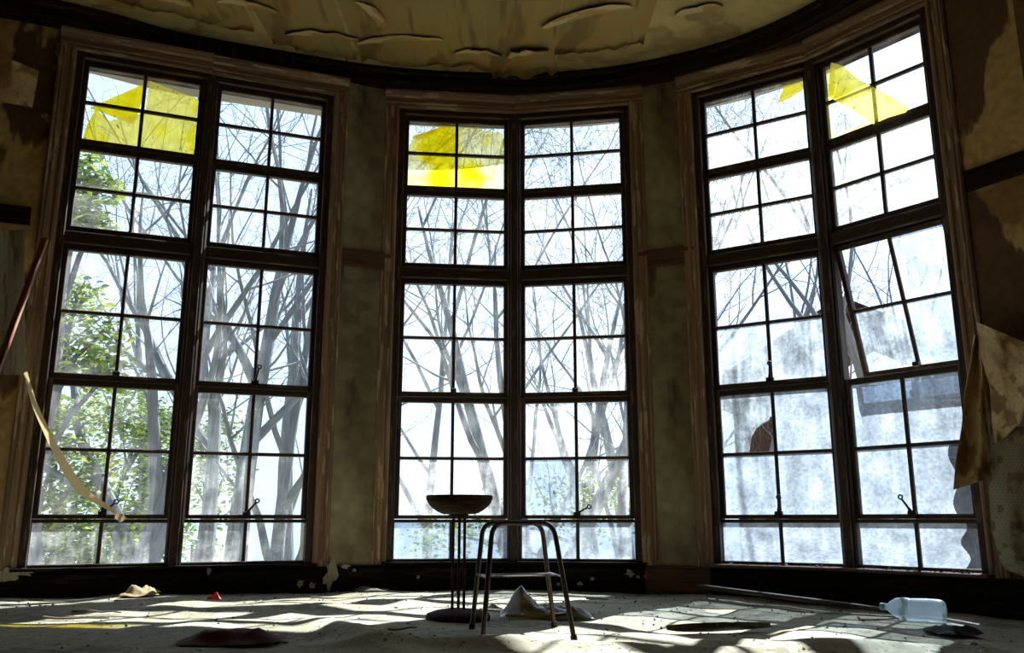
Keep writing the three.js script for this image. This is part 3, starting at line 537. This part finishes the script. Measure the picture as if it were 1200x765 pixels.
// ---------- bottle ----------
{
  const c = atHeight(1072, 723, -0.01), b = group('plastic_bottle', c.x, fh(c.x, -c.z) + 0.056, c.z); tag(b, 'clear bluish plastic bottle lying on the floor under the frosted window', 'bottle');
  const pr = [[0, 0.012], [0.03, 0.002], [0.046, 0], [0.054, 0.012], [0.056, 0.03], [0.0555, 0.07], [0.054, 0.075], [0.056, 0.08], [0.056, 0.15], [0.054, 0.155], [0.056, 0.16], [0.055, 0.19], [0.046, 0.225], [0.028, 0.252], [0.016, 0.265], [0.0145, 0.285]];
  const g = new THREE.LatheGeometry(pr.map(([r, y]) => new THREE.Vector2(r, y)), 40), p = g.attributes.position;
  for (let i = 0; i < p.count; i++) { const yy = p.getY(i), a = Math.atan2(p.getZ(i), p.getX(i)), k = 1 - 0.1 * sm(0.03, 0.1, yy) * sm(0.24, 0.16, yy) * (0.5 + 0.5 * Math.sin(a * 3 + yy * 40)); p.setX(i, p.getX(i) * k); p.setZ(i, p.getZ(i) * k); }
  g.computeVertexNormals();
  const plastic = new THREE.MeshPhysicalMaterial({ color: 0xe6f0f6, roughness: 0.5, transmission: 0.85, thickness: 0, ior: 1.45, side: THREE.DoubleSide });
  const cap = new THREE.LatheGeometry([[0, 0.275], [0.0175, 0.275], [0.0175, 0.298], [0.016, 0.301], [0, 0.301]].map(([r, y]) => new THREE.Vector2(r, y)), 24);
  const dir = V(-0.78, 0.03, -0.62).normalize();
  const body = mesh('body', g, plastic, b), cp = mesh('cap', cap, new THREE.MeshPhysicalMaterial({ color: 0x9fc4d4, roughness: 0.4, transmission: 0.3 }), b);
  for (const o of [body, cp]) { o.quaternion.setFromUnitVectors(V(0, 1, 0), dir); o.position.copy(dir).multiplyScalar(-0.14); }
}
// ---------- litter on the floor ----------
function crumple(w, l, h, seed, m, name, px, py, turn, label, cat) {
  const c = atHeight(px, py, 0), gx = c.x, gd = -c.z;
  const g = sheet((s, t) => { const x = (s - 0.5) * w * (0.8 + 0.4 * free(t * 3, 1, 2, seed)), z = (t - 0.5) * l * (0.8 + 0.4 * free(s * 3, 5, 2, seed + 4)); const e = Math.min(1, 4 * Math.min(s, 1 - s, t, 1 - t)); return V(x, 0.006 + h * (0.25 + 0.75 * e) * free(s * 3.2 + seed, t * 3.2, 3, seed), z); }, 16, 16, w, l);
  const o = mesh(name, g, m); o.position.set(gx, fh(gx, gd), -gd); o.rotation.y = turn; return tag(o, label, cat);
}
const plain = (c, r = 0.85) => new THREE.MeshStandardMaterial({ color: c, roughness: r, side: THREE.DoubleSide });
crumple(0.2, 0.2, 0.1, 11, plain(0xb09a72), 'paper_scrap', 164, 704, 0.3, 'crumpled tan paper scrap by the black baseboard', 'paper');
crumple(0.07, 0.07, 0.07, 15, plain(0xc22a1c, 0.5), 'red_scrap', 250, 712, 0.2, 'small bright red crumpled scrap on the dirt', 'scrap');
crumple(0.36, 0.22, 0.07, 21, plain(0x5a2420), 'maroon_cloth', 272, 760, 0.1, 'dark maroon crumpled cloth lying on the dirt', 'cloth');
crumple(0.05, 0.05, 0.03, 25, plain(0xd8d6cc), 'paper_scrap', 316, 757, 0.1, 'small white scrap beside the maroon cloth', 'paper');
crumple(0.2, 0.2, 0.08, 29, plain(0x53402a), 'dead_leaf_clump', 324, 693, 0.4, 'brown clump of dead leaves by the black baseboard', 'clump');
crumple(0.14, 0.1, 0.05, 33, plain(0xa8a494), 'plaster_chip', 386, 692, 0.9, 'pale plaster chip under the cream bare patch', 'plaster');
crumple(0.22, 0.12, 0.03, 37, plain(0x9a9684), 'plaster_chip', 435, 694, 0.1, 'flat grey plaster flake between pier and dish stand', 'plaster');
crumple(0.18, 0.2, 0.06, 41, plain(0x2c2018), 'dark_lump', 1117, 737, 0.1, 'dark flat lump of debris beside the plastic bottle', 'lump');
crumple(0.04, 0.04, 0.025, 45, plain(0xe6e6ea), 'plastic_shard', 1138, 752, 0.1, 'white plastic shard on the shaded dirt near the bottle', 'shard');
crumple(0.025, 0.025, 0.02, 49, plain(0xe6e6ea), 'plastic_shard', 1152, 762, 0.1, 'tiny white shard on the dirt below the grey wallpaper sheet', 'shard');
crumple(0.1, 0.06, 0.03, 53, plain(0xbcb8a8), 'plaster_chip', 575, 716, 0.1, 'white plaster chip between dish stand and stool', 'plaster');
{ // clear bag crumpled into a peak behind the stool
  const c = atHeight(618, 722, 0), gx = c.x, gd = -c.z;
  const g = sheet((s, t) => { const pk = Math.max(0, 1 - Math.abs(s - 0.24) * 4.2 - Math.abs(t - 0.5) * 1.5); return V((s - 0.3) * 0.44, 0.008 + 0.095 * pk + 0.06 * free(s * 9, t * 8, 3, 91) * Math.min(1, 6 * Math.min(s, 1 - s, t, 1 - t)), (t - 0.5) * 0.26 + 0.05 * s); }, 34, 16, 0.4, 0.3);
  const o = mesh('plastic_bag', g, new THREE.MeshPhysicalMaterial({ color: 0x7d7048, roughness: 0.5, transmission: 0.8, thickness: 0, side: THREE.DoubleSide })); o.position.set(gx, fh(gx, gd), -gd); tag(o, 'crumpled translucent plastic bag peaked on the dirt behind the stool', 'bag');
  const e = mesh('yellow_edge', sheet((s, t) => V((s - 0.35) * 0.3, 0.012 + 0.014 * t, 0.15 + 0.03 * Math.sin(s * 5) + 0.02 * t), 14, 2, 0.3, 0.03), plain(0xb89a2a), o);
}
{ // splintered board
  const p = atHeight(782, 742, 0.0), q = atHeight(902, 732, 0.02), L = p.distanceTo(q), sh = new THREE.Shape([[0, -0.004], [0.12 * L, 0.03], [0.3 * L, 0.055], [0.45 * L, 0.06], [0.72 * L, 0.05], [L, 0.012], [L, 0], [0.6 * L, -0.035], [0.2 * L, -0.03]].map(([x, y]) => new THREE.Vector2(x, y)));
  const g = new THREE.ExtrudeGeometry(sh, { depth: 0.014, bevelEnabled: true, bevelSize: 0.003, bevelThickness: 0.003, bevelSegments: 1 }); g.rotateX(-Math.PI / 2);
  const o = mesh('broken_board', g, M.frame); p.y = fh(p.x, -p.z) + 0.018; o.position.copy(p); o.rotation.order = 'YXZ'; o.rotation.y = Math.atan2(-(q.z - p.z), q.x - p.x); o.rotation.x = -0.32; tag(o, 'splintered brown board lying on sunlit dirt', 'board');
}
{ // long pole along the frosted window's baseboard
  const k = jl(4), e = jr(5), p = V(1.13, 0.09, -5.5), q = V(2.06, 0.02, -4.72), L = p.distanceTo(q), o = mesh('fallen_batten', new Acc().bar(-0.022, 0.022, -0.012, 0.012, 0, L, 0.003), M.frame);
  p.y = fh(p.x, -p.z) + 0.07; q.y = fh(q.x, -q.z) + 0.016; o.position.copy(p); o.quaternion.setFromUnitVectors(V(0, 0, 1), V().subVectors(q, p).normalize()); tag(o, 'long fallen batten lying along the baseboard near the bottle', 'batten');
}
{ // twigs
  const r = rng(404), spots = [[88, 733, 80, 'long dry twig lying on the dirt in front of the paper scrap'], [112, 727, 60, 'dry twig behind the long twig, near the paper scrap'], [146, 713, 24, 'short dark twig just in front of the paper scrap'], [470, 741, 30, 'short twig on the dirt mound before the dish stand'], [700, 702, 26, 'short twig by the chipped baseboard behind the stool'], [380, 704, 30, 'short twig in front of the cream bare patch'], [1030, 722, 60, 'thin twig beside the neck of the bottle'], [660, 716, 40, 'thin twig lying beside the plastic bag']];
  for (const [px, py, w, label] of spots) {
    const c = atHeight(px, py, 0), L = w / FPX * -c.z, a = (r() - 0.5) * 0.9, pts = []; for (let i = 0; i <= 5; i++) { const x = c.x + (i / 5 - 0.5) * L * Math.cos(a), d = -c.z + (i / 5 - 0.5) * L * Math.sin(a); pts.push(V(x, fh(x, d) + 0.008 + 0.006 * r(), -d)); }
    tag(mesh('twig', new Acc().tube(pts, pts.map((_, i) => 0.006 - 0.0006 * i), 5), M.twig), label, 'twig', 'twigs on the floor');
  }
}
{ // grit and small chips, past counting
  const geo = new THREE.IcosahedronGeometry(0.5, 0), p = geo.attributes.position; for (let i = 0; i < p.count; i++) p.setXYZ(i, p.getX(i), p.getY(i) * 0.5, p.getZ(i) * 0.8); geo.computeVertexNormals();
  const N = 2200, o = new THREE.InstancedMesh(geo, new THREE.MeshStandardMaterial({ color: 0xffffff, roughness: 0.9 }), N), r = rng(77), m4 = new THREE.Matrix4(), q = new THREE.Quaternion(), col = new THREE.Color();
  for (let i = 0; i < N; i++) {
    const x = lerp(-3.3, 2.4, r()), d = lerp(3.1, 6.0, Math.pow(r(), 0.8)), s = 0.003 + 0.013 * Math.pow(r(), 5);
    q.setFromEuler(new THREE.Euler(r() * 0.6, r() * 6, r() * 0.6)); m4.compose(V(x, fh(x, d) + s * 0.15, -d), q, V(s * (1 + r()), s, s)); o.setMatrixAt(i, m4);
    const t = r(); col.set(t < 0.55 ? 0x3a3226 : t < 0.8 ? 0x6a5f4a : t < 0.93 ? 0xa7a08a : 0x4a2c1c); o.setColorAt(i, col);
  }
  o.name = 'debris'; o.castShadow = o.receiveShadow = true; scene.add(o); tag(o, 'scattered grit and tiny chips over the dirt floor', 'debris', undefined, 'stuff');
}
{ // flakes on the worn sill
  const geo = new THREE.TetrahedronGeometry(0.5), N = 90, o = new THREE.InstancedMesh(geo, new THREE.MeshStandardMaterial({ color: 0xffffff, roughness: 0.9 }), N), r = rng(91), m4 = new THREE.Matrix4(), q = new THREE.Quaternion(), col = new THREE.Color();
  for (let i = 0; i < N; i++) {
    const f = LEAVES[r() < 0.5 ? 4 : 5], pl = toPlan(f, r() * f.L, 0.05 + 0.1 * r()), s = 0.006 + 0.025 * r() ** 3; q.setFromEuler(new THREE.Euler(r() * 6, r() * 6, r() * 6)); m4.compose(V(pl[0], 0.186 + s * 0.15, -pl[1]), q, V(s * 2, s * 0.5, s)); o.setMatrixAt(i, m4); col.set(r() < 0.6 ? 0x4a3a28 : 0xa89a80); o.setColorAt(i, col);
  }
  o.name = 'sill_debris'; o.castShadow = o.receiveShadow = true; scene.add(o); tag(o, 'paint flakes and crumbs scattered along the worn sill ledge', 'debris', undefined, 'stuff');
}

// ---------- outside ----------
{
  const g = sheet((s, t) => { const x = lerp(-60, 60, s), d = 6.0 + 90 * t * t; return V(x, -1.3 - 0.05 * (d - 6) + (free(x * 0.2 + 50, d * 0.2, 3, 5) - 0.5) * 0.8, -d); }, 60, 60);
  const p = g.attributes.position, u = g.attributes.uv; for (let i = 0; i < p.count; i++) u.setXY(i, p.getX(i), p.getZ(i));
  tag(mesh('ground', g, M.soil), 'pale sunlit earth falling away outside the windows', 'ground', undefined, 'structure');
  // eave over the bay
  const inn = arcPts.slice(2, 119), a = new Acc(), n = inn.map((q, i) => { const t = V().subVectors(inn[Math.min(i + 1, inn.length - 1)], inn[Math.max(i - 1, 0)]).normalize(); return V(t.z, 0, -t.x); });
  for (let i = 0; i + 1 < inn.length; i++) {
    const P = (k, w, y) => V(inn[k].x + n[k].x * w, y, inn[k].z + n[k].z * w), A = 0.3, B = 0.48;
    a.quad(P(i, A, 3.56), P(i, B, 3.56), P(i + 1, B, 3.56), P(i + 1, A, 3.56), [0, i * 0.1], [0.3, i * 0.1], [0.3, i * 0.1 + 0.1], [0, i * 0.1 + 0.1]);
    a.quad(P(i, B, 3.56), P(i, B, 3.78), P(i + 1, B, 3.78), P(i + 1, B, 3.56), [0, i * 0.1], [0.2, i * 0.1], [0.2, i * 0.1 + 0.1], [0, i * 0.1 + 0.1]);
    a.quad(P(i, A, 3.78), P(i + 1, A, 3.78), P(i + 1, B, 3.78), P(i, B, 3.78), [0, 0], [0.1, 0], [0.1, 0.3], [0, 0.3]);
  }
  tag(mesh('trim_6', a, new THREE.MeshStandardMaterial({ ...M.concrete, map: M.concrete.map, bumpMap: M.concrete.bumpMap, bumpScale: 0.004, roughness: 0.9, side: THREE.DoubleSide })), 'grey concrete eave seen through the topmost panes', 'eave', undefined, 'structure');
}
const groundY = (d) => -1.4 - 0.05 * (d - 6);
function makeTree(name, px, d, o) {
  const x = (px - 600) / FPX * d, r = rng(o.seed), y0 = groundY(d) - 0.1, t = group(name, x, y0, -d);
  const limbs = [], base = o.r ?? 0.14, H = o.h ?? 8;
  const grow = (acc, p, dir, len, rad, lvl, wig) => {
    const n = [10, 9, 7, 5, 3][lvl], pts = [p.clone()], rr = [rad], v = dir.clone(), st = len / n; const q = p.clone();
    for (let i = 1; i <= n; i++) { v.x += (r() - 0.5) * wig; v.y += (r() - 0.5) * wig * 0.7 + (lvl ? 0.05 : 0.02); v.z += (r() - 0.5) * wig; v.normalize(); q.addScaledVector(v, st); pts.push(q.clone()); rr.push(rad * (1 - (lvl === 0 ? 0.9 : 0.9) * i / n)); }
    acc.tube(pts, rr, [10, 7, 5, 3, 3][lvl], lvl < 2);
    return { pts, rr };
  };
  const side = (dir, ang) => { const a = V(r() - 0.5, r() - 0.5, r() - 0.5).cross(dir).normalize(); return dir.clone().multiplyScalar(Math.cos(ang)).addScaledVector(a, Math.sin(ang)).normalize(); };
  const children = (acc, b, len, lvl) => {
    if (lvl > 4) return;
    const cnt = Math.round([0, 0, 5, 4, 2][lvl] * (o.dense ?? 1));
    for (let k = 0; k < cnt; k++) {
      const f = 0.25 + 0.75 * (k + r()) / cnt, i = Math.min(b.pts.length - 2, Math.floor(f * (b.pts.length - 1))), p = b.pts[i].clone().lerp(b.pts[i + 1], f * (b.pts.length - 1) - i), dir = V().subVectors(b.pts[i + 1], b.pts[i]).normalize();
      const l = len * (0.35 + 0.35 * r()) * (1.15 - 0.45 * f), c = grow(acc, p, side(dir, (28 + 34 * r()) * R), l, Math.max(0.0032 * d / 10, b.rr[i] * (0.4 + 0.2 * r())), lvl, 0.36);
      children(acc, c, l, lvl + 1);
    }
  };
  const ta = new Acc(), tdir = V(o.lean ?? 0, 1, o.leanZ ?? 0).normalize(), tr = grow(ta, V(0, 0, 0), tdir, H * (o.trunk ?? 0.75), base, 0, o.wig ?? 0.14);
  mesh('trunk', ta, M.bark, t);
  const nl = o.limbs ?? 7;
  for (let k = 0; k < nl; k++) {
    const f = (o.from ?? 0.35) + (1 - (o.from ?? 0.35)) * (k + 0.6 * r()) / nl, i = Math.min(tr.pts.length - 2, Math.floor(f * (tr.pts.length - 1))), p = tr.pts[i].clone().lerp(tr.pts[i + 1], f * (tr.pts.length - 1) - i);
    const dir = V((r() - 0.5) * 1.7 + (o.fan ?? 0), 0.75 + r() * 0.5, (r() - 0.5) * 1.4).normalize(), acc = new Acc(), l = H * (0.34 + 0.22 * r()), b = grow(acc, p, dir, l, Math.max(0.02, tr.rr[i] * (0.42 + 0.25 * r())), 1, 0.3);
    children(acc, b, l, 2); mesh('limb', acc, M.bark, t); limbs.push(b);
  }
  return tag(t, o.label, 'tree', o.group);
}
const bare = 'bare trees outside the windows';
const TREES = [
  ['bare_tree', 172, 9.2, { seed: 1, r: 0.2, h: 7.5, lean: -0.08, limbs: 7, from: 0.2, wig: 0.3, label: 'thick crooked tree trunk among the evergreen leaves' }],
  ['bare_tree', 243, 11.5, { seed: 2, r: 0.15, h: 9, limbs: 8, label: 'tall straight bare trunk beside the evergreen leaves', lean: 0.02 }],
  ['bare_tree', 276, 10.5, { seed: 3, r: 0.18, h: 9.5, limbs: 9, label: 'thick upright bare tree standing second from the evergreen leaves', lean: 0.06 }],
  ['bare_tree', 318, 11, { seed: 4, r: 0.12, h: 8.5, limbs: 8, label: 'slender bare tree with a low sweeping branch', lean: 0.08, from: 0.12, fan: 0.3 }],
  ['bare_tree', 640, 11.5, { seed: 5, dense: 1.3, r: 0.14, h: 9, lean: -0.34, limbs: 6, label: 'bare tree leaning away from the frosted window', from: 0.4, fan: -0.2 }],
  ['bare_tree', 622, 10.6, { seed: 6, dense: 1.3, r: 0.1, h: 7.4, lean: 0.02, limbs: 8, label: 'bare tree rising behind the stool and the mullion', from: 0.25, fan: 0.3 }],
  ['bare_tree', 585, 9.8, { seed: 7, dense: 1.3, r: 0.125, h: 7.6, lean: 0.5, limbs: 6, label: 'bare tree leaning steeply towards the frosted window', from: 0.45, fan: 0.25 }],
  ['bare_tree', 712, 11.8, { seed: 8, r: 0.1, h: 7.2, lean: 0.1, limbs: 9, label: 'bare bushy tree seen beside the stained pier', from: 0.2, fan: 0.2, dense: 1.4 }],
  ['bare_tree', 812, 10.2, { seed: 9, dense: 1.3, r: 0.11, h: 6.8, lean: 0.42, limbs: 7, label: 'bare slanting tree behind the broken pane', from: 0.25, fan: 0.3 }],
  ['bare_tree', 985, 9.6, { seed: 10, r: 0.1, h: 6.2, lean: 0.2, limbs: 6, label: 'bare tree behind the tilted open sash', from: 0.35, fan: 0.1 }],
  ['bare_tree', 1085, 8.8, { seed: 23, dense: 0.6, r: 0.12, h: 7.4, lean: -0.05, limbs: 5, label: 'bare tree hidden behind the frosted panes above the bottle', from: 0.4, fan: -0.2 }],
];
for (const a of TREES) { a[3].group = bare; makeTree(...a); }
const far = [[112, 18, 'behind the evergreen leaves'], [205, 15.5, 'behind the crooked trunk'], [345, 15, 'behind the sweeping low branch'], [500, 19, 'seen through the panes above the dish stand'], [672, 15.5, 'seen above the stool'], [742, 18, 'beside the stained pier']];
for (const [k, [px, d, where]] of far.entries()) makeTree('distant_bare_tree', px, d, { seed: 50 + k, r: 0.13 + 0.03 * (k % 3), h: 9 + (k % 4), lean: (k % 5 - 2) * 0.06, limbs: 6, from: 0.25, label: 'distant thin bare tree ' + where, group: 'distant bare trees' });

// evergreen leaves
const leafGeo = sheet((s, t) => { const w = 0.26 * Math.sin(Math.PI * Math.pow(t, 0.8)); return V((s - 0.5) * 2 * w, 0.1 * Math.sin(t * 3) - 0.12 * Math.abs(s - 0.5), t); }, 2, 4);
function foliage(parent, blobs, count, size, seed, tones) {
  const o = new THREE.InstancedMesh(leafGeo, M.leaf, count), r = rng(seed), q = new THREE.Quaternion(), m4 = new THREE.Matrix4(), c = new THREE.Color();
  for (let i = 0; i < count; i++) {
    const b = blobs[Math.floor(r() * blobs.length)], v = V(r() - 0.5, r() - 0.5, r() - 0.5).normalize().multiplyScalar(Math.pow(r(), 0.45) * b[3]), s = size * (0.6 + 0.8 * r());
    q.setFromEuler(new THREE.Euler((r() - 0.3) * 1.6, r() * 6.28, (r() - 0.5) * 1.2)); m4.compose(V(b[0] + v.x, b[1] + v.y * 0.75, b[2] + v.z), q, V(s, s, s)); o.setMatrixAt(i, m4);
    c.set(tones[Math.floor(r() * tones.length)]).multiplyScalar(0.8 + 0.4 * r()); o.setColorAt(i, c);
  }
  o.name = 'foliage'; o.userData.kind = 'stuff'; o.castShadow = o.receiveShadow = true; parent.add(o);
}
const tones = [0x7f9a3c, 0x9db04a, 0x5f7a34, 0xb4bc58, 0x4c6630];
function evergreen(name, px, d, h, blobs, count, size, seed, label) {
  const x = (px - 600) / FPX * d, y0 = groundY(d) - 0.1, t = group(name, x, y0, -d), r = rng(seed), a = new Acc(), pts = []; for (let i = 0; i <= 8; i++) pts.push(V((r() - 0.5) * 0.2, h * i / 8, (r() - 0.5) * 0.2));
  a.tube(pts, pts.map((_, i) => 0.09 * (1 - i / 9)), 8); mesh('trunk', a, M.bark, t);
  const bl = blobs.map(([bx, by, bd, rad]) => { const p = atDepth(bx, by, d + bd); return [p.x - x, p.y - y0, -bd, rad]; });
  for (const b of bl) { const f = pts[Math.max(1, Math.min(8, Math.floor(8 * (b[1] - 0.4) / h)))], e = V(b[0], b[1], b[2]), mid = f.clone().lerp(e, 0.5).add(V(0, 0.12, 0)); mesh('branch', new Acc().tube([f, mid, e, e.clone().add(V((r() - 0.5) * b[3], b[3] * 0.6, 0))], [0.04, 0.028, 0.018, 0.006], 5), M.bark, t); }
  foliage(t, bl, count, size, seed + 3, tones); tag(t, label, 'tree', undefined);
}
evergreen('evergreen_tree', 62, 8.6, 6.6, [[95, 195, 0, 0.28], [118, 222, 0.2, 0.26], [88, 245, -0.1, 0.26], [112, 262, 0.1, 0.2], [60, 220, 0, 0.3], [90, 350, 0.2, 0.32], [110, 400, 0, 0.42], [80, 425, 0.1, 0.4], [125, 440, 0.3, 0.3]], 2200, 0.09, 301, 'evergreen tree with glossy yellow-green leaves outside the film-covered window');
evergreen('evergreen_shrub', 60, 9.4, 3.0, [[60, 500, 0, 0.5], [90, 560, 0.2, 0.5], [50, 620, 0, 0.5], [110, 640, 0, 0.5], [70, 660, -0.2, 0.5]], 4200, 0.075, 331, 'leafy evergreen shrub low behind the paper strip');
evergreen('evergreen_shrub', 150, 12.5, 3.4, [[130, 480, 0, 0.6], [160, 520, 0.2, 0.7], [190, 500, 0.2, 0.6], [120, 600, 0.3, 0.7], [175, 620, 0, 0.6], [195, 560, 0, 0.5]], 5000, 0.08, 361, 'thick evergreen shrub behind the crooked trunk');
evergreen('evergreen_shrub', 245, 13.5, 3.0, [[235, 520, 0, 0.5], [255, 500, 0.1, 0.5], [240, 590, 0, 0.6], [262, 560, 0, 0.5], [225, 640, 0, 0.6]], 1500, 0.08, 391, 'sparse evergreen shrub between the straight trunks');
evergreen('evergreen_shrub', 690, 15, 3.0, [[640, 590, 0, 0.8], [690, 600, 0.2, 0.9], [720, 580, 0, 0.8], [520, 625, 0, 0.7], [560, 610, 0, 0.8]], 2200, 0.08, 421, 'hazy evergreen thicket low behind the stool');
{ // roof of an outbuilding behind the tilted sash
  const s = group('outbuilding', 5.2, -1.9, -12.8, -0.5); tag(s, 'small outbuilding with a dark roof behind the tilted sash', 'building');
  mesh('wall', new Acc().bar(-1.6, 1.6, 0, 4.1, -1.4, 1.4, 0.01), M.frame, s);
  const rf = new THREE.Shape([[-2.0, 4.0], [0, 5.1], [2.0, 4.0], [2.0, 4.15], [0, 5.28], [-2.0, 4.15]].map(([x, y]) => new THREE.Vector2(x, y)));
  const g = new THREE.ExtrudeGeometry(rf, { depth: 3.4, bevelEnabled: false }); g.translate(0, 0, -1.7); mesh('roof', g, M.darkWood, s);
}
renderer.render(scene, camera);
